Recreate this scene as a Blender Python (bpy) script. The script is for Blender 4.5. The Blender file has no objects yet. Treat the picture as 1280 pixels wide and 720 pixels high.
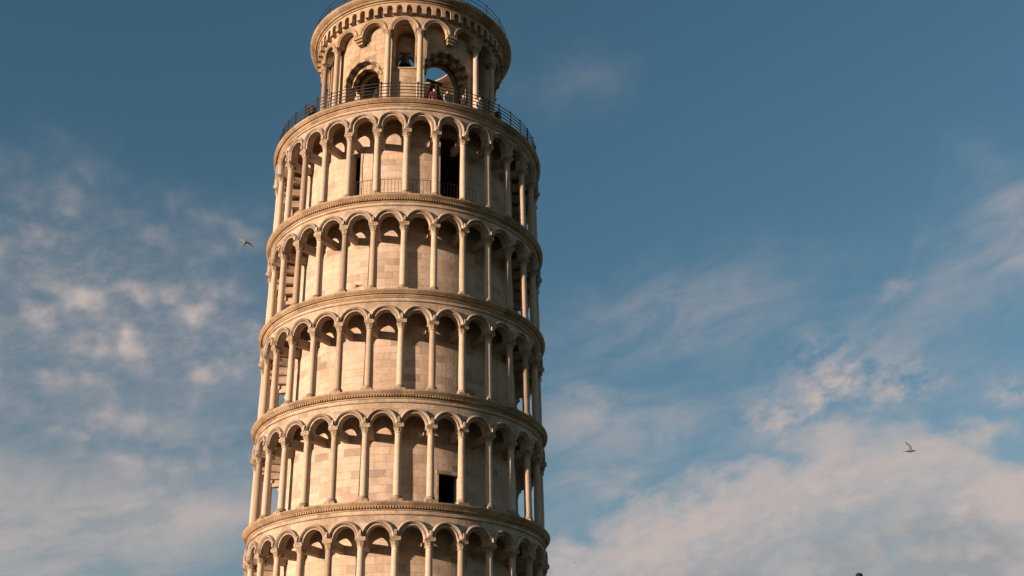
import bpy, bmesh, math, random
from mathutils import Vector, Matrix
random.seed(7)
R_ = math.radians
PI = math.pi
scene = bpy.context.scene
COL = scene.collection

# ------------------------------------------------------------------ camera
cam_d = bpy.data.cameras.new("camera")
cam = bpy.data.objects.new("camera", cam_d)
COL.objects.link(cam)
cam_d.sensor_width = 36.0
cam_d.lens = 36.0 * 1503.0 / 1280.0
cam_d.clip_start = 0.1
cam_d.clip_end = 9000.0
_r = Vector((0.99584888, -0.091022, 0.0))
_u = Vector((-0.0441214, -0.48272123, 0.87466194))
_b = -Vector((0.07961348, 0.87103112, 0.48473342))
cm = Matrix((_r, _u, _b)).transposed().to_4x4()
cm.translation = Vector((0, 0, 1.7))
cam.matrix_world = cm
scene.camera = cam

# ------------------------------------------------------------------ light
TM = Matrix(((0.99982709, -0.00113521, -0.01856056), (0.0, 0.9981348, -0.06104854), (0.01859524, 0.06103798, 0.99796221)))   # lean of the tower
SUN_T_AZ, SUN_T_EL = -60.2, 6.5       # as seen from the tower: left of the side that faces the camera, low
sd = TM @ Vector((math.sin(R_(SUN_T_AZ)) * math.cos(R_(SUN_T_EL)), -math.cos(R_(SUN_T_AZ)) * math.cos(R_(SUN_T_EL)), math.sin(R_(SUN_T_EL))))
sd.normalize()
SUN_EL = math.degrees(math.asin(sd.z))
SUN_ROT = math.degrees(math.atan2(sd.x, sd.y)) % 360
sun_d = bpy.data.lights.new("sun", 'SUN')
sun_d.energy = 5.0
sun_d.angle = R_(0.5)
sun_d.color = (1.0, 0.73, 0.51)
sun = bpy.data.objects.new("sun", sun_d)
COL.objects.link(sun)
sun.rotation_euler = sd.to_track_quat('Z', 'Y').to_euler()
sun.location = (-30, -20, 40)

scene.view_settings.view_transform = 'Standard'
scene.view_settings.look = 'None'
scene.view_settings.exposure = 1.0
scene.view_settings.gamma = 1.0
scene.view_settings.use_curve_mapping = False

# ------------------------------------------------------------------ world
world = bpy.data.worlds.new("World")
scene.world = world
world.use_nodes = True
wt = world.node_tree
for n in list(wt.nodes):
    wt.nodes.remove(n)

class NT:
    """small node-graph helper: every call returns an output socket"""
    def __init__(s, tree): s.t = tree
    def node(s, typ, **kw):
        n = s.t.nodes.new(typ)
        for k, v in kw.items(): setattr(n, k, v)
        return n
    def put(s, sock, v):
        if hasattr(v, 'links') or isinstance(v, bpy.types.NodeSocket): s.t.links.new(v, sock)
        else: sock.default_value = v
    def m(s, op, a, b=None, c=None, clamp=False):
        n = s.node('ShaderNodeMath', operation=op, use_clamp=clamp)
        s.put(n.inputs[0], a)
        if b is not None: s.put(n.inputs[1], b)
        if c is not None: s.put(n.inputs[2], c)
        return n.outputs[0]
    def smooth(s, v, a, b, lo=0.0, hi=1.0):
        n = s.node('ShaderNodeMapRange', interpolation_type='SMOOTHSTEP')
        s.put(n.inputs[0], v)
        for i, x in enumerate((a, b, lo, hi)): s.put(n.inputs[1 + i], x)
        return n.outputs[0]
    def xyz(s, x, y, z):
        n = s.node('ShaderNodeCombineXYZ')
        s.put(n.inputs[0], x); s.put(n.inputs[1], y); s.put(n.inputs[2], z)
        return n.outputs[0]
    def noise(s, vec, scale, detail=4, rough=.55, dist=0.0):
        n = s.node('ShaderNodeTexNoise')
        s.put(n.inputs['Vector'], vec)
        n.inputs['Scale'].default_value = scale
        n.inputs['Detail'].default_value = detail
        n.inputs['Roughness'].default_value = rough
        n.inputs['Distortion'].default_value = dist
        return n.outputs[0]
    def mix(s, f, a, b, typ='MIX'):
        n = s.node('ShaderNodeMix', data_type='RGBA', blend_type=typ)
        s.put(n.inputs[0], f); s.put(n.inputs[6], a); s.put(n.inputs[7], b)
        return n.outputs[2]

SKY_STRENGTH = 0.098
w = NT(wt)
sky = w.node('ShaderNodeTexSky', sky_type='NISHITA', sun_disc=False)
sky.sun_elevation = R_(SUN_EL)
sky.sun_rotation = R_(SUN_ROT)
sky.altitude = 50
sky.air_density = 1.0
sky.dust_density = 0.15
sky.ozone_density = 2.0
hs = w.node('ShaderNodeHueSaturation')
hs.inputs['Hue'].default_value = 0.490
hs.inputs['Saturation'].default_value = 1.1
hs.inputs['Value'].default_value = 1.0
wt.links.new(sky.outputs[0], hs.inputs['Color'])
tc = w.node('ShaderNodeTexCoord')
sp = w.node('ShaderNodeSeparateXYZ')
wt.links.new(tc.outputs['Generated'], sp.inputs[0])
az = w.m('DEGREES', w.m('ARCTAN2', sp.outputs[0], sp.outputs[1]))
el = w.m('DEGREES', w.m('ARCSINE', sp.outputs[2]))
CLOUD_LIT, CLOUD_GREY, CLOUD_WARM = (2.80, 2.36, 2.20, 1), (1.50, 1.58, 1.64, 1), (3.1, 2.45, 2.2, 1)
def gauss(a0, e0, sa, se, rot=0.0):
    c, s_ = math.cos(R_(rot)), math.sin(R_(rot))
    dx = w.m('SUBTRACT', azw, a0); dy = w.m('SUBTRACT', elw, e0)
    u = w.m('DIVIDE', w.m('ADD', w.m('MULTIPLY', dx, c), w.m('MULTIPLY', dy, s_)), sa)
    v = w.m('DIVIDE', w.m('SUBTRACT', w.m('MULTIPLY', dy, c), w.m('MULTIPLY', dx, s_)), se)
    return w.m('EXPONENT', w.m('MULTIPLY', w.m('ADD', w.m('MULTIPLY', u, u), w.m('MULTIPLY', v, v)), -1.0))
def addall(l):
    r = l[0]
    for q in l[1:]: r = w.m('ADD', r, q)
    return r
def times(a, k): return w.m('MULTIPLY', a, k)
# slow warp, so that no cloud edge is a clean curve
ae = w.xyz(az, el, 0.0)
wa = w.noise(ae, .16, 5, .6)
wb = w.noise(w.xyz(el, az, 7.3), .19, 5, .6)
azw = w.m('ADD', az, times(w.m('SUBTRACT', wa, .5), 7.0))
elw = w.m('ADD', el, times(w.m('SUBTRACT', wb, .5), 4.5))
# wisps stretched along the horizon, puffs about two degrees wide
wisp = w.noise(w.xyz(times(az, .16), times(w.m('ADD', el, times(az, -.22)), .42), 1.7), 1.0, 8, .62, .5)
puff = w.noise(w.xyz(times(az, .40), times(el, .62), 4.1), 1.0, 4, .50, .15)
fine = w.noise(w.xyz(times(az, 1.1), times(w.m('ADD', el, times(az, -.25)), 1.9), 9.2), 1.0, 8, .66, .3)
# altocumulus left of the tower
left = addall([times(gauss(-18.5, 28.3, 6.0, 2.6), .8), times(gauss(-12.0, 26.0, 6.5, 2.4), .75), times(gauss(-17.5, 23.6, 6.0, 3.0), .85),
               times(gauss(-9.5, 24.6, 3.5, 1.7), .55), times(gauss(-12.5, 20.0, 5.5, 1.8), .7), times(gauss(-11.0, 30.8, 5.0, 1.8), .35), times(gauss(-19.0, 32.0, 3.0, 1.6), .2)])
cells = w.node('ShaderNodeTexVoronoi', feature='SMOOTH_F1')
cv_ = w.node('ShaderNodeVectorMath', operation='ADD')
w.put(cv_.inputs[0], w.xyz(times(az, .46), times(w.m('ADD', el, times(az, .12)), .74), 0.0))
cn_ = w.node('ShaderNodeTexNoise'); w.put(cn_.inputs['Vector'], ae); cn_.inputs['Scale'].default_value = .55; cn_.inputs['Detail'].default_value = 5
cs_ = w.node('ShaderNodeVectorMath', operation='SCALE'); w.put(cs_.inputs[0], cn_.outputs[1]); cs_.inputs['Scale'].default_value = 1.5
w.put(cv_.inputs[1], cs_.outputs[0])
w.put(cells.inputs['Vector'], cv_.outputs[0])
cells.inputs['Scale'].default_value = 1.0
cells.inputs['Smoothness'].default_value = .6
mott = w.m('SUBTRACT', 1.0, w.smooth(cells.outputs['Distance'], .02, .72))
mott = w.m('MULTIPLY', mott, w.m('ADD', .35, times(w.smooth(puff, .34, .62), .75)))
left_a = w.m('MULTIPLY', left, w.m('ADD', .13, w.m('ADD', times(mott, .54), times(w.smooth(fine, .35, .75), .17))))
low_left = addall([times(gauss(-16.5, 17.2, 9.0, 1.7), .9), times(gauss(-9.0, 17.6, 5.5, 1.2, 4), .6), times(gauss(-19.0, 14.6, 8.0, 1.5), .9)])
low_a = w.m('MULTIPLY', low_left, w.m('ADD', .34, times(w.smooth(wisp, .3, .65), .38)))
# broken clusters and streaks right of the tower
mid = addall([times(gauss(21.6, 24.0, 3.4, 1.9, 12), .9), times(gauss(18.4, 22.3, 2.6, 1.0), .8), times(gauss(24.6, 23.4, 2.8, 1.3), .55), times(gauss(30.2, 22.2, 1.4, .7), 1.0)])
mid_a = w.m('MULTIPLY', mid, w.m('ADD', times(w.smooth(puff, .36, .62), .55), times(w.smooth(fine, .38, .66), .40)))
thin = addall([times(gauss(15.0, 27.6, 6.5, 1.7, 8), .42), times(gauss(10.0, 22.5, 3.2, 1.6), .55), times(gauss(28.5, 27.6, 4.5, 1.8, 20), .32), times(gauss(31.5, 29.5, 2.2, 2.4), .45),
               times(gauss(25.0, 27.6, 2.2, .35, 42), .32), times(gauss(9.0, 38.5, 3.5, 1.2), .12), times(gauss(27.8, 20.6, 2.4, .35), .5), times(gauss(11.0, 19.6, 3.5, .6), .35), times(gauss(30, 17.6, 4, 1.0), .4)])
thin_a = w.m('MULTIPLY', thin, w.m('ADD', .18, times(w.smooth(wisp, .34, .68), .80)))
# the long bank low on the right: its top edge follows the azimuth
cv = w.node('ShaderNodeFloatCurve')
pts = [(0.0, .12), (.36, .24), (.40, .31), (.44, .37), (.50, .44), (.575, .53), (.622, .57), (.69, .64), (.76, .66), (.82, .60), (.87, .47), (.92, .36), (1.0, .38)]
cc = cv.mapping.curves[0]
cc.points[0].location = pts[0]; cc.points[1].location = pts[-1]
for p in pts[1:-1]: cc.points.new(*p)
cv.mapping.update()
w.put(cv.inputs['Value'], w.m('DIVIDE', w.m('ADD', az, 10.0), 45.0, clamp=True))
edge = w.m('ADD', 14.0, times(cv.outputs[0], 12.0))
depth = w.m('SUBTRACT', edge, w.m('ADD', el, w.m('ADD', times(w.m('SUBTRACT', puff, .5), 4.2), times(w.m('SUBTRACT', fine, .5), 2.4))))
bank_a = w.m('MULTIPLY', w.smooth(depth, -.4, 1.7), w.m('ADD', .60, w.m('ADD', times(w.smooth(wisp, .3, .65), .26), times(w.smooth(fine, .35, .65), .16))))
bank_a = w.m('MULTIPLY', bank_a, w.m('MULTIPLY', w.smooth(az, 1.0, 8.0), w.m('MULTIPLY', w.m('SUBTRACT', 1.0, w.smooth(az, 45.0, 70.0)), w.smooth(el, 2.0, 9.0))))
# join
veil_a = w.m('MULTIPLY', w.m('SUBTRACT', 1.0, w.smooth(elw, 19.0, 30.0)), w.m('ADD', .03, times(w.smooth(wisp, .34, .7), .20)))
veil_a = w.m('MULTIPLY', veil_a, w.smooth(el, 4.0, 12.0))
inv = None
for a_ in (veil_a, left_a, low_a, mid_a, thin_a, times(bank_a, .95)):
    k = w.m('SUBTRACT', 1.0, w.m('MINIMUM', a_, .95, clamp=True))
    inv = k if inv is None else w.m('MULTIPLY', inv, k)
alpha = w.m('SUBTRACT', 1.0, inv)
# lit from the low sun: tops a warm grey pink, thick undersides a cooler grey
thick = w.m('MULTIPLY', w.smooth(depth, 2.6, 5.2), w.m('MULTIPLY', bank_a, w.m('ADD', .35, times(w.smooth(puff, .34, .60), .65))))
thick = w.m('MINIMUM', times(thick, 1.25), 1.0)
cloud_col = w.mix(times(thick, .85), CLOUD_LIT, CLOUD_GREY)
cloud_col = w.mix(w.m('MULTIPLY', w.smooth(fine, .55, .8), w.smooth(mid_a, .1, .5)), cloud_col, CLOUD_WARM)
col_out = w.mix(alpha, hs.outputs[0], cloud_col)
bgn = w.node('ShaderNodeBackground')
bgn.inputs[1].default_value = SKY_STRENGTH
w.put(bgn.inputs[0], col_out)
wo = w.node('ShaderNodeOutputWorld')
wt.links.new(bgn.outputs[0], wo.inputs[0])

# ------------------------------------------------------------------ materials
def new_mat(name):
    m = bpy.data.materials.new(name)
    m.use_nodes = True
    t = m.node_tree
    b = t.nodes['Principled BSDF']
    return m, NT(t), b

def stone(name, base, dark, rough=.8, stain=.5, scale=1.0, blocks=None, joint=.008, bump=.25, vary=.0, streak=.0, crust=0.0):
    """weathered marble; blocks = (width, course height) in metres lays it in stones by the UV map"""
    m, g, b = new_mat(name)
    tcn = g.node('ShaderNodeTexCoord')
    obj = tcn.outputs['Object']
    n1 = g.noise(obj, .55 * scale, 6, .62)
    n2 = g.noise(obj, 5.5 * scale, 6, .68)
    n3 = g.noise(obj, 1.9 * scale, 5, .6, .8)
    grey = tuple(.62 * (c * .45 + sum(base) / 3 * .55) for c in base)
    col = g.mix(g.m('MULTIPLY', g.smooth(n1, .42, .72), stain), base + (1,), dark + (1,))
    col = g.mix(g.m('MULTIPLY', g.smooth(n3, .50, .66), .35 * stain), col, grey + (1,))
    col = g.mix(g.m('MULTIPLY', g.smooth(n2, .38, .72), .55 * stain), col, dark + (1,))
    hgt = g.m('MULTIPLY', n2, .6)
    if blocks:
        uv = tcn.outputs['UV']
        br = g.node('ShaderNodeTexBrick', offset=.5, squash=1.0)
        # a little waviness so that the courses are not ruled lines
        wv = g.node('ShaderNodeVectorMath', operation='ADD')
        g.put(wv.inputs[0], uv)
        wn = g.node('ShaderNodeTexNoise'); g.put(wn.inputs['Vector'], obj); wn.inputs['Scale'].default_value = .8
        sc = g.node('ShaderNodeVectorMath', operation='SCALE'); g.put(sc.inputs[0], wn.outputs[1]); sc.inputs['Scale'].default_value = .05
        g.put(wv.inputs[1], sc.outputs[0])
        g.put(br.inputs['Vector'], wv.outputs[0])
        br.inputs['Color1'].default_value = (0, 0, 0, 1)
        br.inputs['Color2'].default_value = (1, 1, 1, 1)
        br.inputs['Mortar'].default_value = (.5, .5, .5, 1)
        br.inputs['Scale'].default_value = 1.0
        br.inputs['Mortar Size'].default_value = joint
        br.inputs['Mortar Smooth'].default_value = .4
        br.inputs['Brick Width'].default_value = blocks[0]
        br.inputs['Row Height'].default_value = blocks[1]
        v = br.outputs[0]
        tint = g.node('ShaderNodeValToRGB')
        g.put(tint.inputs[0], v)
        cr = tint.color_ramp
        cr.elements[0].position = 0; cr.elements[0].color = (.60, .58, .58, 1)
        cr.elements[1].position = 1; cr.elements[1].color = (1.10, 1.03, .94, 1)
        for p_, c_ in ((.14, (.80, .79, .80, 1)), (.3, (1.0, .98, .96, 1)), (.6, (1.04, 1.03, 1.03, 1)), (.85, (.92, .86, .80, 1))):
            e_ = cr.elements.new(p_); e_.color = c_
        col = g.mix(.9, col, tint.outputs[0], 'MULTIPLY')
        col = g.mix(g.m('MULTIPLY', br.outputs[1], .42), col, tuple(c * .5 for c in dark) + (1,))
        hgt = g.m('SUBTRACT', hgt, g.m('MULTIPLY', br.outputs[1], .8))
        # run-off streaks, stretched in v
        suv = g.node('ShaderNodeSeparateXYZ'); g.put(suv.inputs[0], uv)
        sv = g.noise(g.xyz(g.m('MULTIPLY', suv.outputs[0], 2.6), g.m('MULTIPLY', suv.outputs[1], .22), 0.0), 1.0, 6, .65)
        col = g.mix(g.m('MULTIPLY', g.smooth(sv, .48, .74), streak), col, dark + (1,))
    if crust:
        cn = g.noise(obj, 2.6 * scale, 7, .7, 1.2)
        col = g.mix(g.m('MULTIPLY', g.smooth(cn, .54, .66), crust), col, tuple(c * .42 for c in dark) + (1,))
    if vary:
        oi = g.node('ShaderNodeObjectInfo')
        tr = g.node('ShaderNodeValToRGB'); g.put(tr.inputs[0], oi.outputs['Random'])
        cr = tr.color_ramp
        cr.elements[0].position = 0; cr.elements[0].color = (.50, .46, .44, 1)
        cr.elements[1].position = 1; cr.elements[1].color = (1.06, 1.03, 1.0, 1)
        for p_, c_ in ((.16, (.76, .69, .62, 1)), (.30, (.96, .90, .84, 1)), (.6, (1.0, .98, .97, 1)), (.8, (1.02, .96, .88, 1))):
            e_ = cr.elements.new(p_); e_.color = c_
        col = g.mix(vary, col, tr.outputs[0], 'MULTIPLY')
    g.put(b.inputs['Base Color'], col)
    b.inputs['Roughness'].default_value = rough
    b.inputs['Specular IOR Level'].default_value = .25
    bp = g.node('ShaderNodeBump')
    bp.inputs['Strength'].default_value = bump
    bp.inputs['Distance'].default_value = .05
    g.put(bp.inputs['Height'], hgt)
    g.put(b.inputs['Normal'], bp.outputs[0])
    return m

M = {}
M['wall'] = stone('ashlar_marble', (.475, .378, .316), (.23, .16, .11), blocks=(.86, .37), stain=.5, streak=.5, bump=.5, crust=.12)
M['belfry_wall'] = stone('belfry_marble', (.40, .30, .22), (.20, .13, .075), blocks=(.7, .34), stain=.6, streak=.5, crust=.35, bump=.5)
M['arcade'] = stone('arcade_marble', (.425, .340, .276), (.19, .135, .085), blocks=(.62, .30), joint=.006, stain=.6, scale=1.3, streak=.5, crust=.35, bump=.4)
M['moulding'] = stone('moulded_marble', (.43, .346, .282), (.19, .135, .085), blocks=(.33, 4.0), joint=.010, stain=.6, scale=1.6, crust=.4, bump=.4)
M['cornice'] = stone('weathered_cornice', (.40, .295, .205), (.20, .125, .07), blocks=(1.15, 6.0), joint=.012, stain=.75, scale=2.2, crust=.5, bump=.6)
M['column'] = stone('column_marble', (.455, .366, .30), (.22, .165, .12), stain=.45, scale=1.6, vary=.95, rough=.6, bump=.15, crust=.15)
M['capital'] = stone('carved_capital', (.37, .285, .21), (.13, .085, .052), stain=.9, scale=5, bump=.7, crust=.55)
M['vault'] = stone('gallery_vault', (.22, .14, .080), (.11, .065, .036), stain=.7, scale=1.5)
M['floor'] = stone('gallery_floor', (.18, .145, .11), (.10, .075, .055), stain=.6)

def plain(name, colr, rough=.6, metal=0.0, spec=.4, noise=.25, nscale=30):
    m, g, b = new_mat(name)
    tcn = g.node('ShaderNodeTexCoord')
    n = g.noise(tcn.outputs['Object'], nscale, 4, .6)
    c2 = tuple(c * (1 - noise) for c in colr)
    g.put(b.inputs['Base Color'], g.mix(g.smooth(n, .35, .7), colr + (1,), c2 + (1,)))
    b.inputs['Roughness'].default_value = rough
    b.inputs['Metallic'].default_value = metal
    b.inputs['Specular IOR Level'].default_value = spec
    return m
M['iron'] = plain('dark_iron', (.035, .030, .028), .55, .3)
M['black_iron'] = plain('black_painted_iron', (.008, .008, .008), .7, 0, .2)
M['bronze'] = plain('old_bronze', (.035, .036, .032), .5, .6)
M['wood'] = plain('bell_yoke_wood', (.10, .06, .035), .8)
M['skin'] = plain('skin', (.55, .34, .25), .6)
M['hair'] = plain('dark_hair', (.03, .02, .015), .6)
M['eye'] = plain('eye', (.03, .025, .02), .3)
for nm, c in dict(white_cloth=(.62, .60, .58), dark_cloth=(.03, .033, .045), red_cloth=(.14, .035, .022), grey_cloth=(.25, .25, .25),
                  blue_cloth=(.05, .08, .16), tan_cloth=(.36, .28, .19)).items():
    M[nm] = plain(nm, c, .9, 0, .2, .2, 12)
M['feather_white'] = plain('white_feathers', (.30, .30, .30), .8, 0, .2, .15, 20)
M['feather_grey'] = plain('grey_feathers', (.20, .20, .205), .8, 0, .2, .2, 20)
M['feather_dark'] = plain('dark_feathers', (.06, .06, .065), .8, 0, .2, .2, 20)
M['beak'] = plain('yellow_beak', (.55, .33, .05), .5)

# two-tone voussoirs, stripes counted along the arch (u runs along the arch in metres)
def voussoir_mat():
    m, g, b = new_mat('striped_voussoirs')
    tcn = g.node('ShaderNodeTexCoord')
    s = g.node('ShaderNodeSeparateXYZ'); g.put(s.inputs[0], tcn.outputs['UV'])
    fr = g.m('FRACT', g.m('DIVIDE', s.outputs[0], .52))
    f = g.smooth(fr, .47, .53)
    n = g.noise(tcn.outputs['Object'], 4, 5, .6)
    c = g.mix(f, (.34, .25, .17, 1), (.085, .055, .035, 1))
    c = g.mix(g.m('MULTIPLY', n, .5), c, (.19, .125, .08, 1))
    g.put(b.inputs['Base Color'], c)
    b.inputs['Roughness'].default_value = .85
    return m
M['voussoir'] = voussoir_mat()

# ------------------------------------------------------------------ mesh helpers
def cyl(R, a, z):                      # a in degrees from the camera side, positive to the right
    t = R_(a)
    return (R * math.sin(t), -R * math.cos(t), z)

class MB:
    def __init__(s): s.v = []; s.f = []; s.uv = []; s.mi = []
    def add(s, pts, uvs=None, mi=0):
        i = len(s.v)
        s.v.extend(pts)
        s.f.append(tuple(range(i, i + len(pts))))
        s.uv.append(uvs if uvs else [(0, 0)] * len(pts))
        s.mi.append(mi)
    def cq(s, c, uv=None, mi=0):       # cylindrical face: list of (R, a, z)
        s.add([cyl(*p) for p in c], uv if uv else [(p[0] * R_(p[1]), p[2]) for p in c], mi)
    def build(s, name, mat, parent=None, smooth=None, merge=.0005):
        me = bpy.data.meshes.new(name)
        me.from_pydata(s.v, [], s.f)
        uvl = me.uv_layers.new(name='UVMap')
        k = 0
        for fu in s.uv:
            for u in fu:
                uvl.data[k].uv = u; k += 1
        me.polygons.foreach_set('material_index', s.mi)
        bm = bmesh.new(); bm.from_mesh(me)
        bmesh.ops.remove_doubles(bm, verts=bm.verts, dist=merge)
        bmesh.ops.recalc_face_normals(bm, faces=bm.faces)
        bm.to_mesh(me); bm.free()
        if smooth:
            me.polygons.foreach_set('use_smooth', [True] * len(me.polygons))
            me.set_sharp_from_angle(angle=R_(smooth))
        for mm in (mat if isinstance(mat, (list, tuple)) else [mat]):
            me.materials.append(mm)
        o = bpy.data.objects.new(name, me)
        COL.objects.link(o)
        if parent: o.parent = parent
        return o
    # --- shapes
    def ring(s, prof, n=180, a0=0.0, a1=360.0, closed=False):
        pr = list(prof) + ([prof[0]] if closed else [])
        L = [0.0]
        for (r0, z0), (r1, z1) in zip(pr, pr[1:]): L.append(L[-1] + math.hypot(r1 - r0, z1 - z0))
        for i in range(n):
            b0 = a0 + (a1 - a0) * i / n; b1 = a0 + (a1 - a0) * (i + 1) / n
            for k, ((r0, z0), (r1, z1)) in enumerate(zip(pr, pr[1:])):
                u0, u1 = R_(b0) * 7, R_(b1) * 7
                s.add([cyl(r0, b0, z0), cyl(r0, b1, z0), cyl(r1, b1, z1), cyl(r1, b0, z1)],
                      [(u0, L[k]), (u1, L[k]), (u1, L[k + 1]), (u0, L[k + 1])])
    def cbox(s, Ra, Rb, a, hw, z0, z1, hwb=None):   # box on the cylinder: radial Ra..Rb, half width in metres
        hwb = hw if hwb is None else hwb
        t = R_(a)
        ex, ey = Vector((math.cos(t), math.sin(t), 0)), Vector((math.sin(t), -math.cos(t), 0))
        def P(R, x, z): return tuple(ey * R + ex * x + Vector((0, 0, z)))
        c = [P(Ra, -hw, z0), P(Ra, hw, z0), P(Rb, hwb, z0), P(Rb, -hwb, z0),
             P(Ra, -hw, z1), P(Ra, hw, z1), P(Rb, hwb, z1), P(Rb, -hwb, z1)]
        for q in ((0, 1, 2, 3), (4, 5, 6, 7), (0, 1, 5, 4), (1, 2, 6, 5), (2, 3, 7, 6), (3, 0, 4, 7)):
            s.add([c[i] for i in q], [(c[i][0] + c[i][1], c[i][2]) for i in q])
    def pierced(s, Ro, Ri, z0, z1, ops, da=3.0, cap=True):
        """wall ring with openings; ops = (a_centre, half_angle, z_low, z_spring, rise)"""
        br = set()
        for (ac, ha, *_) in ops:
            for k in range(17):
                br.add(round((ac + ha * math.sin(PI / 2 * (k / 8 - 1))) % 360, 5))
        x = 0.0
        while x < 360: br.add(round(x, 5)); x += da
        b = sorted(br)
        b = [b[i] for i in range(len(b)) if i == 0 or b[i] - b[i - 1] > 1e-3]
        b.append(b[0] + 360)
        def rel(a, ac): return (a - ac + 180) % 360 - 180
        def hi(o, a):
            q = max(0.0, 1 - (rel(a, o[0]) / o[1]) ** 2)
            return o[3] + o[4] * math.sqrt(q)
        for a0, a1 in zip(b, b[1:]):
            mid = (a0 + a1) / 2
            inside = sorted([o for o in ops if abs(rel(mid, o[0])) < o[1]], key=lambda o: o[2])
            zl0 = zl1 = z0
            for o in inside:
                if o[2] > zl0 + 1e-4:
                    for Rr in (Ro, Ri): s.cq([(Rr, a0, zl0), (Rr, a1, zl1), (Rr, a1, o[2]), (Rr, a0, o[2])])
                    s.cq([(Ro, a0, o[2]), (Ro, a1, o[2]), (Ri, a1, o[2]), (Ri, a0, o[2])])
                zl0, zl1 = hi(o, a0), hi(o, a1)
                s.cq([(Ro, a0, zl0), (Ro, a1, zl1), (Ri, a1, zl1), (Ri, a0, zl0)])
            for Rr in (Ro, Ri): s.cq([(Rr, a0, zl0), (Rr, a1, zl1), (Rr, a1, z1), (Rr, a0, z1)])
            if cap:
                s.cq([(Ro, a0, z1), (Ro, a1, z1), (Ri, a1, z1), (Ri, a0, z1)])
                if not inside or inside[0][2] > z0 + 1e-4:
                    s.cq([(Ro, a0, z0), (Ro, a1, z0), (Ri, a1, z0), (Ri, a0, z0)])
        for o in ops:
            for sg in (-1, 1):
                a = o[0] + sg * o[1]
                s.add([cyl(Ro, a, o[2]), cyl(Ri, a, o[2]), cyl(Ri, a, o[3]), cyl(Ro, a, o[3])],
                      [(Ro * R_(a), o[2]), (Ro * R_(a) + Ro - Ri, o[2]), (Ro * R_(a) + Ro - Ri, o[3]), (Ro * R_(a), o[3])])
    def archivolt(s, ac, Rref, zc, zs, prof, n=20, ends=True):
        """moulded arch ring; prof = closed list of (radius in the wall plane, R)"""
        path = [(1, zs - zc)] if zs < zc - 1e-4 else []
        path = [('s', 1, zs - zc)] if path else []
        for k in range(n + 1): path.append(('a', PI * k / n, 0))
        if zs < zc - 1e-4: path.append(('s', -1, zs - zc))
        def P(pt, q):
            r, R = q
            if pt[0] == 's': x, z = r * pt[1], pt[2]
            else: x, z = r * math.cos(pt[1]), r * math.sin(pt[1])
            return cyl(R, ac + math.degrees(x / Rref), zc + z)
        run = 0.0
        pp = list(prof) + [prof[0]]
        for p0, p1 in zip(path, path[1:]):
            step = Vector(P(p0, prof[0])) - Vector(P(p1, prof[0]))
            r2 = run + step.length
            for q0, q1 in zip(pp, pp[1:]):
                s.add([P(p0, q0), P(p1, q0), P(p1, q1), P(p0, q1)], [(run, 0), (r2, 0), (r2, .3), (run, .3)])
            run = r2
        if ends:
            for e in (path[0], path[-1]): s.add([P(e, q) for q in prof])
    def lathe(s, prof, n=20, cx=0, cy=0, mod=None):
        for i in range(n):
            t0, t1 = 2 * PI * i / n, 2 * PI * (i + 1) / n
            for k, ((r0, z0), (r1, z1)) in enumerate(zip(prof, prof[1:])):
                def P(r, z, t):
                    rr = r * (mod(t, z) if mod else 1)
                    return (cx + rr * math.cos(t), cy + rr * math.sin(t), z)
                s.add([P(r0, z0, t0), P(r0, z0, t1), P(r1, z1, t1), P(r1, z1, t0)])
    def box(s, c, h):
        x, y, z = c; a, b, d = h
        v = [(x + i * a, y + j * b, z + k * d) for k in (-1, 1) for j in (-1, 1) for i in (-1, 1)]
        for q in ((0, 1, 3, 2), (4, 5, 7, 6), (0, 1, 5, 4), (2, 3, 7, 6), (0, 2, 6, 4), (1, 3, 7, 5)):
            s.add([v[i] for i in q])
    def tube(s, pts, r, n=6, caps=True):
        pts = [Vector(p) for p in pts]
        rings = []
        for i, p in enumerate(pts):
            d = (pts[min(i + 1, len(pts) - 1)] - pts[max(i - 1, 0)]).normalized()
            q = d.to_track_quat('Z', 'Y')
            rr = r[i] if isinstance(r, (list, tuple)) else r
            rings.append([tuple(p + q @ Vector((rr * math.cos(2 * PI * k / n), rr * math.sin(2 * PI * k / n), 0))) for k in range(n)])
        for a, b in zip(rings, rings[1:]):
            for k in range(n):
                s.add([a[k], a[(k + 1) % n], b[(k + 1) % n], b[k]])
        if caps: s.add(rings[0]); s.add(rings[-1])

def tag(o, label=None, cat=None, group=None, kind=None):
    if label: o['label'] = label
    if cat: o['category'] = cat
    if group: o['group'] = group
    if kind: o['kind'] = kind
    return o
def empty(name, loc=(0, 0, 0), rot=None):
    o = bpy.data.objects.new(name, None); COL.objects.link(o)
    o.location = loc; o.empty_display_size = .5
    if rot: o.rotation_euler = rot
    return o

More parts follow.
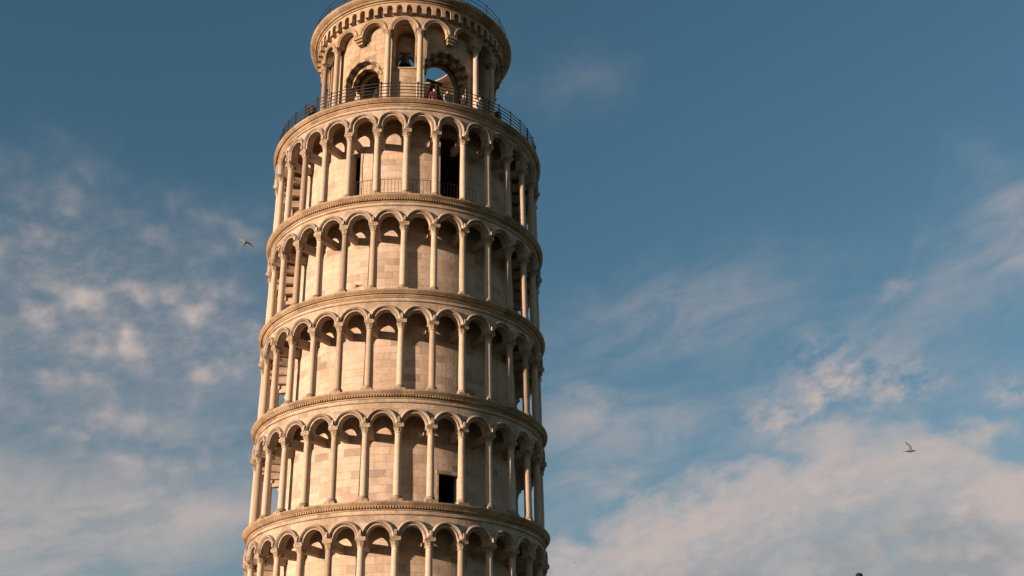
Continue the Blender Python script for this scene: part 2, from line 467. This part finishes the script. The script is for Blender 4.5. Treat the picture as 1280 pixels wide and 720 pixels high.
# ------------------------------------------------------------------ the setting
def ground():
    def sheet(name, r0, r1, z, c, mat, n=96):
        b = MB()
        for i in range(n):
            a0, a1 = 360 * i / n, 360 * (i + 1) / n
            p = [cyl(r, a, z) for r, a in ((r0, a0), (r0, a1), (r1, a1), (r1, a0))]
            p = [(x + c[0], y + c[1], zz) for x, y, zz in p]
            if r0 == 0: p = p[1:]
            b.add(p, [(q[0], q[1]) for q in p])
        return tag(b.build(name, mat), kind='structure')
    m, g, bs = new_mat('grass_lawn')
    tcn = g.node('ShaderNodeTexCoord')
    n1 = g.noise(tcn.outputs['Object'], .08, 5, .6); n2 = g.noise(tcn.outputs['Object'], 9, 4, .7)
    c = g.mix(g.smooth(n1, .35, .7), (.075, .085, .030, 1), (.13, .11, .055, 1))
    c = g.mix(g.m('MULTIPLY', n2, .6), c, (.05, .06, .02, 1))
    g.put(bs.inputs['Base Color'], c); bs.inputs['Roughness'].default_value = .95
    sheet('ground', 0, 4000, 0.0, (0, 61), m)
    pm = stone('plaza_paving', (.24, .21, .17), (.15, .12, .09), blocks=(1.2, .8), stain=.5)
    sheet('pavement', 0, 18, .004, (0, 61), pm)
ground()

# ------------------------------------------------------------------ the tower
ZB = -5.434                            # tower-frame height of the root, its z = 0 plane is the old measuring frame
O_T = Vector((-0.06924795, 60.8862227, 5.42331701))
root = empty('leaning_tower', tuple(O_T + TM @ Vector((0, 0, ZB))), TM.to_euler())
tag(root, 'tall round leaning tower of pale marble with stacked arcaded galleries and a bell chamber', 'tower')
class Sub:                              # lets builders work in measured heights
    pass
def part(b, name, mat, smooth=None, parent=root, lift=True):
    if lift:
        b.v = [(x, y, z - ZB) for x, y, z in b.v]
    return b.build(name, mat, parent, smooth)

NB = 30; PITCH = 12.0; A0 = -0.9        # columns at A0 + 12 j
RC, RD = 7.3, 6.05
K = [3.95, 9.30, 14.65, 20.0, 25.24, 30.6, 36.41]      # cornice tops, bottom to top
# openings in the drum per storey (storey i lies between K[i] and K[i+1])
DOORS = {3 - 1: [], 2: [(22.3, 5.7, K[2] + .25, K[2] + 1.99, 0.0)],
         5: [(22.6, 7.4, K[5] + .1, K[5] + 4.3, .75), (-27.0, 3.4, K[5] + .1, K[5] + 3.75, .0)],
         3: [], 4: [(142.0, 5.2, K[4] + .25, K[4] + 2.1, 0.0)]}
DOORS[5] += [(152.0, 6.2, K[5] + .1, K[5] + 4.35, .62)]
DOORS[3] = [(-140.0, 5.2, K[3] + .25, K[3] + 2.1, 0.0)]

cols_stuff = MB()
col_mesh_cache = {}
def column_meshes(h, rb=.176, rt=.154):
    """shaft, base, capital at the origin; the shaft runs from z=.30 to h-.32 and the abacus ends at h"""
    s = MB(); s.lathe([(rb + .02, .28), (rb, .33), (rb * 1.01, .3 + (h - .6) * .35), (rt, h - .38), (rt + .035, h - .36), (rt + .035, h - .325), (rt, h - .31)], 18)
    b = MB(); b.box((0, 0, .06), (.27, .27, .06))
    b.lathe([(.20, .115), (.262, .13), (.275, .16), (.255, .19), (.215, .205), (.212, .225), (.235, .24), (.238, .265), (.212, .285), (.0, .29)], 18)
    c = MB()
    def md(t, z):
        k = (z - (h - .32)) / .22
        return 1 + .13 * k * max(0, math.cos(4 * t - PI)) + .07 * math.cos(8 * t) * (1 if 0 < k < .95 else 0)
    c.lathe([(rt * .98, h - .315), (rt * 1.12, h - .26), (rt * 1.32, h - .215), (rt * 1.16, h - .20), (rt * 1.3, h - .15), (rt * 1.62, h - .105), (rt * 1.3, h - .09), (0, h - .09)], 24, mod=md)
    hw = .25
    q = [(-hw, -hw), (0, -hw * .86), (hw, -hw), (hw * .86, 0), (hw, hw), (0, hw * .86), (-hw, hw), (-hw * .86, 0)]
    for i in range(8):
        p0, p1 = q[i], q[(i + 1) % 8]
        for (s0, z0), (s1, z1) in (((.86, h - .10), (.95, h - .07)), ((.95, h - .07), (1.0, h - .055)), ((1.0, h - .055), (1.0, h))):
            c.add([(p0[0] * s0, p0[1] * s0, z0), (p1[0] * s0, p1[1] * s0, z0), (p1[0] * s1, p1[1] * s1, z1), (p0[0] * s1, p0[1] * s1, z1)])
    c.add([(x * .86, y * .86, h - .10) for x, y in q]); c.add([(x, y, h) for x, y in q])
    return s, b, c
def place_column(a, z, h, R=RC, visible=True, key=None, **kw):
    x, y, _ = cyl(R, a, 0)
    if not visible:
        for mbx in column_meshes(h, **kw):
            ca, sa = math.cos(R_(a)), math.sin(R_(a))
            for f in mbx.f:
                cols_stuff.add([(x + mbx.v[i][0] * ca - mbx.v[i][1] * sa, y + mbx.v[i][0] * sa + mbx.v[i][1] * ca, z + mbx.v[i][2]) for i in f])
        return
    if key not in col_mesh_cache:
        s, b, c = column_meshes(h, **kw)
        o = s.build('column', M['column'], root, 40)
        ob = b.build('base', M['capital'], o, 40); oc = c.build('capital', M['capital'], o, 40)
        col_mesh_cache[key] = (o, ob, oc)
    else:
        p0, p1, p2 = col_mesh_cache[key]
        o = p0.copy(); COL.objects.link(o); o.parent = root
        for p in (p1, p2):
            q = p.copy(); COL.objects.link(q); q.parent = o
    o.location = (x, y, z - ZB)
    o.rotation_euler = (0, 0, R_(a))
    return o

def rel180(a): return (a + 180) % 360 - 180

def gallery(i, kb, kt, stilt, zs_rel, arch_c, dent=True, cor=.36, full=True):
    """one arcaded storey between cornice tops kb and kt"""
    zs = kt + zs_rel; zc = kt + arch_c
    HW, RW = .535, 7.42
    ceil = kt - .58
    # drum with its doors
    b = MB()
    ops = DOORS.get(i, [])
    b.pierced(RD, RD - .55, kb - .2, ceil, ops, da=2.0, cap=False)
    part(b, 'drum_wall', M['wall'])
    for o in ops:
        fr = MB()
        ha = o[1]; w2 = R_(ha) * RD
        for sg in (-1, 1): fr.cbox(RD - .30, RD + .04, o[0] + sg * (ha - .45), .055, o[2], o[3] + (.0 if o[4] else .0))
        if o[4] == 0:
            fr.cbox(RD - .12, RD + .055, o[0], w2 + .03, o[3] - .12, o[3] + .05)
        fr.cbox(RD - .12, RD + .22, o[0], w2 * .92, o[2] - .06, o[2] + .035)
        part(fr, 'door_frame', M['arcade'])
    # arcade wall: arches, spandrels, transverse beams, string course
    b = MB()
    ha = math.degrees(HW / RW)
    b.pierced(RW, 7.06, zs, kt - .28, [((A0 + 6 + 12 * j) % 360, ha, zs, zc, HW) for j in range(NB)], da=6.0)
    for j in range(NB):
        a = A0 + 12 * j
        b.cbox(RD - .05, 7.09, a, .12, zs - .30, zs + .10, .15)
        b.cbox(7.02, 7.56, a, .235, zs + .004, zs + .07)
        b.cbox(7.40, 7.60, a, .10, zs + .072, zs + .20, .075); b.cbox(7.40, 7.67, a, .075, zs + .11, zs + .30, .05); b.cbox(7.40, 7.62, a, .06, zs + .303, zs + .36, .04)
    b.ring([(7.40, kt - .57), (7.47, kt - .56), (7.50, kt - .535), (7.50, kt - .505), (7.47, kt - .485), (7.40, kt - .47)], 180)
    part(b, 'arcade_wall', M['arcade'])
    b = MB()
    for j in range(NB):
        a = A0 + 6 + 12 * j
        b.archivolt(a, 7.5, zc, zs + .07, [(HW - .004, 7.36), (HW - .004, 7.475), (.59, 7.475), (.605, 7.43), (.625, 7.48), (.65, 7.56), (.70, 7.60), (.75, 7.57), (.772, 7.50), (.772, 7.36)], 20)
    part(b, 'archivolts', M['moulding'], 35)
    # ceiling
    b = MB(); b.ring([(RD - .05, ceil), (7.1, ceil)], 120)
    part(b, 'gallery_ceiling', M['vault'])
    # columns
    for j in range(NB):
        a = A0 + 12 * j
        place_column(a, kb + .055, zs - kb - .055, visible=full and abs(rel180(a + 4)) < 100, key=('g', i))

def cornice(kt, cor=.36, dent=True):
    b = MB()
    p = [(7.38, -cor), (7.46, -cor + .01), (7.48, -cor + .06), (7.52, -cor + .09), (7.53, -.20), (7.62, -.19), (7.63, -.155), (7.66, -.14), (7.71, -.09), (7.745, -.05), (7.75, .0), (7.72, .015), (5.9, .05)]
    b.ring([(r, kt + z) for r, z in p], 240)
    if dent:
        n = 360
        for k in range(n):
            a = 360 * k / n
            b.cbox(7.50, 7.60, a, .033, kt - .275, kt - .192)
    part(b, 'cornice', M['cornice'])

GAL = [  # storey, spring, arch centre, dentils on the cornice above
    (0, -1.62, -1.55, True, False), (1, -1.62, -1.55, True, True), (2, -1.66, -1.60, True, True),
    (3, -1.60, -1.53, False, True), (4, -1.60, -1.53, True, True), (5, -1.88, -1.47, False, True)]
for (i, zr, ac, dn, full) in GAL:
    gallery(i, K[i], K[i + 1], 0, zr, ac, full=full)
    cornice(K[i + 1], dent=dn)
cornice(K[0], dent=False)
# the blind-arcaded foot of the tower
b = MB()
b.pierced(7.5, 7.25, ZB - .4, K[0] - .3, [((12 + 24 * j) % 360, 9.0, ZB + .3, ZB + 6.0, 1.15) for j in range(15)], da=4)
b.ring([(7.27, ZB - .4), (7.27, K[0] - .3)], 120)
b.ring([(7.9, ZB - .5), (7.9, ZB + .15), (7.7, ZB + .2), (7.7, ZB + .4), (7.45, ZB + .45)], 120)
part(b, 'base_wall', M['wall'])
# top platform
b = MB(); b.ring([(0.0, K[6] + .06), (6.0, K[6] + .055)], 120)
part(b, 'terrace_floor', M['floor'])

# ------------------------------------------------------------------ belfry
ZT = K[6]
NC = -4.7
def belfry():
    b = MB()
    ops, ops2 = [], []
    for j in range(6):
        cn = NC + 60 * j
        w = R_(1)
        ops.append((cn % 360, math.degrees(.62 / 4.9), 40.35, 42.66, .62))
        ops2.append((cn % 360, math.degrees(.50 / 3.95), 40.35, 41.35, .50))
        r = {0: 1.42, 5: 1.2}.get(j, 1.3)
        zsp = {0: 40.35, 5: 40.0}.get(j, 40.1)
        ac = cn + 30
        ops.append((ac % 360, math.degrees(r / 4.9), ZT + .45, zsp, r))
        ops2.append((ac % 360, math.degrees((r - .26) / 3.95), ZT + .45, zsp, r - .26))
        v = MB()
        v.archivolt(ac, 4.9, zsp, zsp, [(r - .02, 4.24), (r - .02, 4.945), (r + .10, 4.945), (r + .10, 4.8)], 26)
        v.archivolt(ac, 4.55, zsp, zsp, [(r - .30, 4.26), (r - .30, 4.56), (r - .012, 4.56), (r - .012, 4.26)], 26)
        part(v, 'arch_voussoirs', M['voussoir'], 35)
    b.pierced(4.9, 4.22, ZT, 43.9, ops, da=2.5)
    b.pierced(3.95, 3.7, ZT, 43.9, ops2, da=2.5)
    for j in range(6):                              # steps and sill under the tall openings
        cn = NC + 60 * j
        for k, (zz, rr) in enumerate(((.5, 5.30), (.95, 5.18), (1.4, 5.06))):
            b.cbox(4.8, rr, cn, .60, ZT + .0 + .01 * k, ZT + zz)
        b.cbox(4.7, 4.96, cn, .60, 40.26, 40.345)
    part(b, 'belfry_wall', M['belfry_wall'])
    # hanging arches, carried by the columns and by corbels between them
    b = MB()
    HW = .63
    b.pierced(5.35, 4.88, 42.70, 43.62, [((NC + 20 * j) % 360, math.degrees(HW / 5.35), 42.70, 42.72, HW) for j in range(18)], da=5)
    for j in range(18):
        b.archivolt(NC + 20 * j, 5.38, 42.72, 42.72, [(HW - .005, 5.30), (HW - .005, 5.375), (.70, 5.375), (.72, 5.41), (.80, 5.44), (.87, 5.41), (.87, 5.30)], 18)
    for j in range(6):
        a = NC + 30 + 60 * j
        for (z0, z1, ro, hw) in ((42.52, 42.697, 5.40, .30), (42.38, 42.518, 5.30, .23), (42.24, 42.378, 5.18, .17)):
            b.cbox(4.86, ro, a, hw * .9, z0, z1, hw)
    part(b, 'hanging_arcade', M['belfry_wall'], 30)
    # corbel table of small round arches
    b = MB()
    b.ring([(5.36, 43.60), (5.39, 43.62), (5.39, 44.34)], 120)
    b.pierced(5.66, 5.37, 43.62, 44.32, [((NC + 2.857 + 360 / 63 * j) % 360, math.degrees(.165 / 5.66), 43.62, 44.0, .165) for j in range(63)], da=6)
    part(b, 'corbel_table', M['belfry_wall'])
    b = MB()
    p = [(5.5, 44.325), (5.72, 44.33), (5.74, 44.40), (5.84, 44.42), (5.88, 44.48), (5.98, 44.53), (6.08, 44.60), (6.13, 44.66), (6.15, 44.72), (6.11, 44.75), (2.7, 44.58), (2.7, 44.5), (5.0, 43.95)]
    b.ring([(r, z) for r, z in p], 180)
    part(b, 'crown_cornice', M['cornice'])
    for j in range(6):
        for sg in (-1, 1):
            a = NC + 60 * j + sg * 10.0
            place_column(a, ZT + .06, 42.70 - ZT - .06, R=5.24, visible=abs(rel180(a)) < 105, key='belfry', rb=.165, rt=.15)
belfry()
o = part(cols_stuff, 'column', M['column'], 40); tag(o, kind='stuff')

# ------------------------------------------------------------------ railings
def railing(name, R, z, h, n, rails, rp, rr, post_name='post', skip=None):
    b = MB()
    for f in rails:
        pts = [cyl(R, 360 * k / 180, z + h * f) for k in range(181)]
        b.tube(pts, rr, 5, caps=False)
    o = part(b, name, M['iron'])
    pm = MB(); pm.tube([(0, 0, 0), (0, 0, h + .04)], rp, 6); pm.lathe([(rp * .6, h + .03), (rp * 1.7, h + .06), (rp * 1.4, h + .10), (0, h + .115)], 6)
    first = None
    for k in range(n):
        if first is None: q = pm.build(post_name, M['iron'], o); first = q
        else:
            q = first.copy(); COL.objects.link(q); q.parent = o
        x, y, _ = cyl(R, 360 * k / n + 3, 0); q.location = (x, y, z - ZB)
    return o
railing('balcony_railing', 7.5, ZT + .02, 1.05, 48, (.2, .4, .6, .8, 1.0), .040, .026)
railing('roof_railing', 5.85, 44.76, .95, 24, (.33, .66, 1.0), .03, .02)
# gallery railing of the topmost arcade, across the bays in front of its doors
b = MB()
for f in (.10, 1.0):
    b.tube([cyl(7.12, -26 + k, K[5] + .06 + 1.12 * f) for k in range(57)], .016, 5)
for k in range(39):
    a = -26 + k * 56 / 38
    b.tube([cyl(7.12, a, K[5] + .06), cyl(7.12, a, K[5] + 1.18)], .011 if k % 8 else .022, 4)
part(b, 'gallery_railing', M['iron'])

def floodlight(R, a, z, sc, arm):
    b = MB()
    b.cbox(R, R + .30 * sc, a, .22 * sc, z, z + .34 * sc, .26 * sc)
    b.cbox(R + .30 * sc + .003, R + .34 * sc, a, .29 * sc, z - .03 * sc, z + .38 * sc)
    b.cbox(R - arm, R - .003, a, .035, z + .12 * sc, z + .19 * sc)
    part(b, 'floodlight', M['iron'])
floodlight(5.15, 79.0, 39.75, 1.0, .3)
floodlight(6.95, -49.0, ZT + .75, 1.0, .05)
b = MB(); b.cbox(6.86, 6.94, -49.0, .04, ZT + .05, ZT + 1.1); part(b, 'floodlight_post', M['iron'])

# ------------------------------------------------------------------ bells (they hang, so each is its own thing)
def tower_point(R, a, z): return O_T + TM @ Vector(cyl(R, a, z))
def bell(label, R, a, ztop, r, h):
    e = empty('bell', tuple(tower_point(R, a, ztop - h)), (TM @ Matrix.Rotation(R_(a), 3, 'Z')).to_euler())
    tag(e, label, 'bell', 'bells in the belfry')
    b = MB()
    out = [(1.0, 0), (1.02, .04), (.90, .16), (.74, .34), (.62, .58), (.56, .80), (.50, .92), (.36, .99), (0, 1.0)]
    inn = [(0, .93), (.44, .88), (.54, .55), (.66, .30), (.88, .03), (1.0, 0)]
    b.lathe([(x * r, z * h) for x, z in inn + out[1:]], 28)
    b.build('bell_body', M['bronze'], e, 40)
    b = MB()
    for t in (-.5, .5):
        b.tube([(t * .3 * r, 0, h * .98), (t * .6 * r, 0, h * 1.08), (t * .3 * r, 0, h * 1.2)], .035, 6)
    b.build('crown_loop', M['bronze'], e)
    b = MB(); b.tube([(0, 0, h * .9), (0, 0, h * .05)], .02, 6); b.lathe([(0, h * .10), (.09 * r / .4, h * .04), (.10 * r / .4, -.02), (0, -.09)], 10)
    b.build('clapper', M['bronze'], e)
    b = MB(); b.box((0, 0, h * 1.27), (r * .9, .07, .06)); b.build('yoke', M['wood'], e)
    return e
bell('small dark bell hanging in the tall narrow opening of the belfry', 4.25, NC, 41.62, .36, .74)
bell('large dark bell hanging in the shaded wide arch at the right of the belfry', 3.2, NC + 30, 40.55, .55, 1.05)
bell('dark bell hanging in the sunlit wide arch at the left of the belfry', 3.2, NC - 30, 40.35, .48, .9)

# ------------------------------------------------------------------ people on the terrace
def skin_mesh(name, verts, edges, radii, mat, parent, sub=2, root_i=0):
    me = bpy.data.meshes.new(name); me.from_pydata(verts, edges, []); me.materials.append(mat)
    o = bpy.data.objects.new(name, me); COL.objects.link(o); o.parent = parent
    md = o.modifiers.new('skin', 'SKIN'); md.use_smooth_shade = True
    for i, r in enumerate(radii): me.skin_vertices[0].data[i].radius = (r, r) if not isinstance(r, tuple) else r
    me.skin_vertices[0].data[root_i].use_root = True
    sb = o.modifiers.new('sub', 'SUBSURF'); sb.levels = sub; sb.render_levels = sub
    return o
def person(label, loc, face, shirt, trousers, hair_long=False, lean=.12, scale=1.0, hands=.92):
    """a visitor standing, facing local -y, arms at the sides"""
    e = empty('person', loc, (0, 0, face)); e.scale = (scale,) * 3
    tag(e, label, 'person', 'visitors on the tower terrace')
    V, E, Rr = [], [], []
    def v(p, r, link=None):
        V.append(p); Rr.append(r)
        if link is not None: E.append((link, len(V) - 1))
        return len(V) - 1
    pel = v((0, .0, .95), (.15, .11))
    wst = v((0, -lean * .4, 1.12), (.135, .10), pel)
    ch = v((0, -lean * .8, 1.32), (.16, .11), wst)
    nk0 = v((0, -lean, 1.45), (.085, .075), ch)
    nk = v((0, -lean * 1.1, 1.52), .055, nk0)
    hd0 = v((0, -lean * 1.2 - .01, 1.58), (.072, .085), nk)
    v((0, -lean * 1.25 - .01, 1.66), (.078, .095), hd0); v((0, -lean * 1.25, 1.73), (.06, .075), len(V) - 1)
    v((0, -lean * 1.2 - .115, 1.625), .014, len(V) - 2)          # nose
    for s in (-1, 1):
        sh = v((s * .17, -lean * .9, 1.41), .06, ch)
        elb = v((s * .235, .02 - lean * .5, 1.14), .044, sh)
        wr = v((s * .25, -.05 - lean * .4, .91), .028, elb)
        pm = v((s * .25, -.065 - lean * .4, .845), (.018, .036), wr)
        for k in range(4):
            yy = -.065 - lean * .4 + (k - 1.5) * .021
            ln = (.072, .084, .080, .062)[k]
            f0 = v((s * .25, yy, .80), .0095, pm)
            f1 = v((s * .243, yy, .80 - ln * .5), .0088, f0)
            v((s * .228, yy, .80 - ln), .008, f1)
        th = v((s * .24, -.115 - lean * .4, .84), .011, wr); v((s * .232, -.128 - lean * .4, .80), .009, th)
        hp = v((s * .09, 0, .88), .095, pel)
        kn = v((s * .105, -.01, .48), .062, hp)
        an = v((s * .11, .03, .09), .043, kn)
        v((s * .12, -.10, .045), .04, an)
    skin_mesh('body', V, E, Rr, M['skin'], e)
    # clothes follow the same joints, a little wider
    T = [(0, .0, .90), (0, -lean * .4, 1.12), (0, -lean * .8, 1.32), (0, -lean, 1.44)]
    tv = list(T); te = [(0, 1), (1, 2), (2, 3)]; tr = [(.17, .13), (.16, .12), (.18, .13), (.10, .09)]
    for s in (-1, 1):
        i = len(tv); tv += [(s * .17, -lean * .9, 1.415), (s * .235, .02 - lean * .5, 1.14), (s * .249, -.045 - lean * .4, .95)]
        te += [(2, i), (i, i + 1), (i + 1, i + 2)]; tr += [.075, .06, .045]
    skin_mesh('shirt', tv, te, tr, M[shirt], e)
    tv = [(0, 0, .96), (0, 0, .90)]; te = [(0, 1)]; tr = [(.16, .125), (.165, .13)]
    for s in (-1, 1):
        i = len(tv); tv += [(s * .09, 0, .80), (s * .105, -.01, .48), (s * .11, .03, .12)]
        te += [(1, i), (i, i + 1), (i + 1, i + 2)]; tr += [.11, .08, .065]
    skin_mesh('trousers', tv, te, tr, M[trousers], e)
    sh = MB()
    for s in (-1, 1): sh.box((s * .115, -.06, .035), (.05, .13, .035))
    sh.build('shoes', M['dark_cloth'], e)
    hv = [(0, -lean * 1.2 + .03, 1.66), (0, -lean * 1.2 + .01, 1.735), (0, -lean * 1.2 + .045, 1.56)]
    hr = [(.086, .075), (.075, .085), (.07, .045)]
    he = [(0, 1), (0, 2)]
    if hair_long: hv.append((0, -lean + .07, 1.42)); hr.append((.08, .03)); he.append((2, 3))
    skin_mesh('hair', hv, he, hr, M['hair'], e)
    eb = MB()
    for s in (-1, 1): eb.lathe([(0, 1.635), (.012, 1.641), (.014, 1.648), (.012, 1.655), (0, 1.661)], 8, s * .031, -lean * 1.25 - .098)
    eb.build('eyes', M['eye'], e)
    return e
def on_terrace(R, a):
    return tuple(tower_point(R, a, ZT + .058))
person('visitor in a white top standing on the terrace beside the lone sunlit belfry column', on_terrace(6.55, 34.5), R_(50), 'white_cloth', 'blue_cloth', True, .10)
person('visitor in dark clothes on the terrace in front of the shaded wide belfry arch', on_terrace(6.3, 27.5), R_(-10), 'dark_cloth', 'dark_cloth', False, .05)
person('visitor in a pale grey top at the left edge of the shaded belfry arch', on_terrace(6.25, 18.0), R_(60), 'grey_cloth', 'tan_cloth', False, .04)
person('visitor in a dull red top on the terrace right of the tall bell opening', on_terrace(6.2, 11.5), R_(20), 'red_cloth', 'dark_cloth', True, .07)
person('visitor in a tan top on the terrace before the sunlit left belfry arch', on_terrace(6.2, -27.5), R_(-60), 'tan_cloth', 'dark_cloth', False, .06)

# ------------------------------------------------------------------ birds
def ray(px, py, d):
    v = cm.to_3x3() @ Vector(((px - 640) / 1503.0, -(py - 360) / 1503.0, -1.0))
    return Vector((0, 0, 1.7)) + v * d

def wing(b, side, span, raise_, sweep, mi_base=0, mi_tip=1):
    """a feathered wing with thickness: chord sections from the shoulder to the tip"""
    secs = []
    for k in range(7):
        t = k / 6
        x = side * (.035 + span * t * math.cos(raise_ * (1 - .35 * t)))
        z = .02 + span * t * math.sin(raise_ * (1 - .35 * t))
        ch = .125 * (1 - t) ** .55 + .012
        y = -.01 - sweep * (.35 * math.sin(PI * min(t * 1.4, 1)) - .9 * t * t) * .5
        th = .016 * (1 - t) + .003
        secs.append([(x, y - ch * .45, z), (x, y - ch * .1, z + th), (x, y + ch * .55, z), (x, y - ch * .1, z - th)])
    for k, (p, q) in enumerate(zip(secs, secs[1:])):
        for i in range(4):
            b.add([p[i], q[i], q[(i + 1) % 4], p[(i + 1) % 4]], mi=mi_tip if k >= 5 else mi_base)
    b.add(secs[0]); b.add(secs[-1])
def gull(label, loc, rot, raise_l, raise_r, mats, scale=1.0, span=.56, turned=False):
    e = empty('gull', loc, rot); e.scale = (scale, -scale if turned else scale, scale)
    tag(e, label, 'bird', 'gulls in the sky')
    b = MB()
    prof = [(0, -.245), (.018, -.235), (.034, -.205), (.036, -.18), (.033, -.155), (.052, -.10), (.06, -.03), (.052, .06), (.03, .13), (.0, .16)]
    n = 12
    for i in range(n):
        t0, t1 = 2 * PI * i / n, 2 * PI * (i + 1) / n
        for (r0, y0), (r1, y1) in zip(prof, prof[1:]):
            P = lambda r, y, t: (r * math.cos(t), y, r * .85 * math.sin(t) + (.012 if y < -.15 else 0))
            b.add([P(r0, y0, t0), P(r0, y0, t1), P(r1, y1, t1), P(r1, y1, t0)])
    b.build('body', mats[0], e, 60)
    for s_, rz in ((-1, raise_l), (1, raise_r)):
        wb_ = MB(); wing(wb_, s_, span, rz, .35); wb_.build('wing', [mats[1], mats[2]], e, 50)
    t = MB()
    for z in (-.004, .004):
        t.add([(-.022, .12, z), (.022, .12, z), (.055, .25, z), (0, .235, z), (-.055, .25, z)])
    for p, q in (((-.022, .12), (.022, .12)), ((.022, .12), (.055, .25)), ((.055, .25), (0, .235)), ((0, .235), (-.055, .25)), ((-.055, .25), (-.022, .12))):
        t.add([p + (-.004,), q + (-.004,), q + (.004,), p + (.004,)])
    t.build('tail', mats[0], e)
    k = MB(); k.lathe([(.011, 0), (.009, .02), (.004, .042), (0, .05)], 8)
    ko = k.build('beak', M['beak'], e, 60); ko.location = (0, -.238, .01); ko.rotation_euler = (R_(95), 0, 0)
    return e
gull('dark gull with one wing raised, gliding before the clouds right of the tower', tuple(ray(1137, 564, 37)), (R_(4), R_(-14), R_(66)), R_(62), R_(4), (M['feather_dark'], M['feather_grey'], M['feather_dark']), .74, .50)
gull('pale gull with spread wings and a dark wingtip, close left of the tower', tuple(ray(306, 303.5, 58)), (R_(-8), R_(14), R_(12)), R_(8), R_(4), (M['feather_grey'], M['feather_white'], M['feather_dark']), 1.0, .45)
gull('tiny faint bird far off over the pale clouds at the lower left', tuple(ray(35, 687, 330)), (0, R_(-5), R_(60)), R_(20), R_(25), (M['feather_grey'], M['feather_grey'], M['feather_dark']), 1.3)
gull('tiny faint bird far off in the pale cloud bank beside the foot of the tower', tuple(ray(718, 703, 380)), (0, R_(5), R_(-50)), R_(25), R_(20), (M['feather_grey'], M['feather_grey'], M['feather_dark']), 1.3)

# ------------------------------------------------------------------ lamp post whose tip shows at the lower edge
def lamp_post():
    tip = ray(1073.5, 716.2, 24.0)
    H = tip.z
    e = empty('lamp_post', (tip.x, tip.y, 0))
    tag(e, 'black iron lamp post, only its rounded tip rising above the lower edge', 'lamp post')
    def up(prof): return [(r, H - d) for r, d in prof]
    b = MB(); b.lathe([(.0, 0), (.24, 0), (.24, .12), (.19, .18), (.17, .55), (.12, .65), (.085, .9), (.06, H - 1.15), (.085, H - 1.12), (.085, H - 1.06), (.05, H - 1.02), (.04, H - .95)], 16)
    b.build('post', M['black_iron'], e, 40)
    b = MB(); b.lathe(up([(.03, .96), (.12, .93), (.15, .90), (.15, .87)]), 8)
    for k in range(4):
        a = PI / 4 + PI / 2 * k
        b.tube([(.13 * math.cos(a), .13 * math.sin(a), H - .88), (.21 * math.cos(a), .21 * math.sin(a), H - .42)], .012, 5)
    b.build('lantern_frame', M['black_iron'], e)
    b = MB(); b.lathe(up([(.12, .865), (.195, .43)]), 4); b.build('lantern_glass', M['grey_cloth'], e)
    b = MB(); b.lathe(up([(.26, .43), (.27, .40), (.20, .33), (.10, .22), (.075, .18), (.075, .15), (.04, .13), (.045, .11), (.066, .085), (.072, .055), (.062, .025), (.035, .006), (0, 0)]), 16)
    b.build('lantern_cap', M['black_iron'], e, 50)
lamp_post()
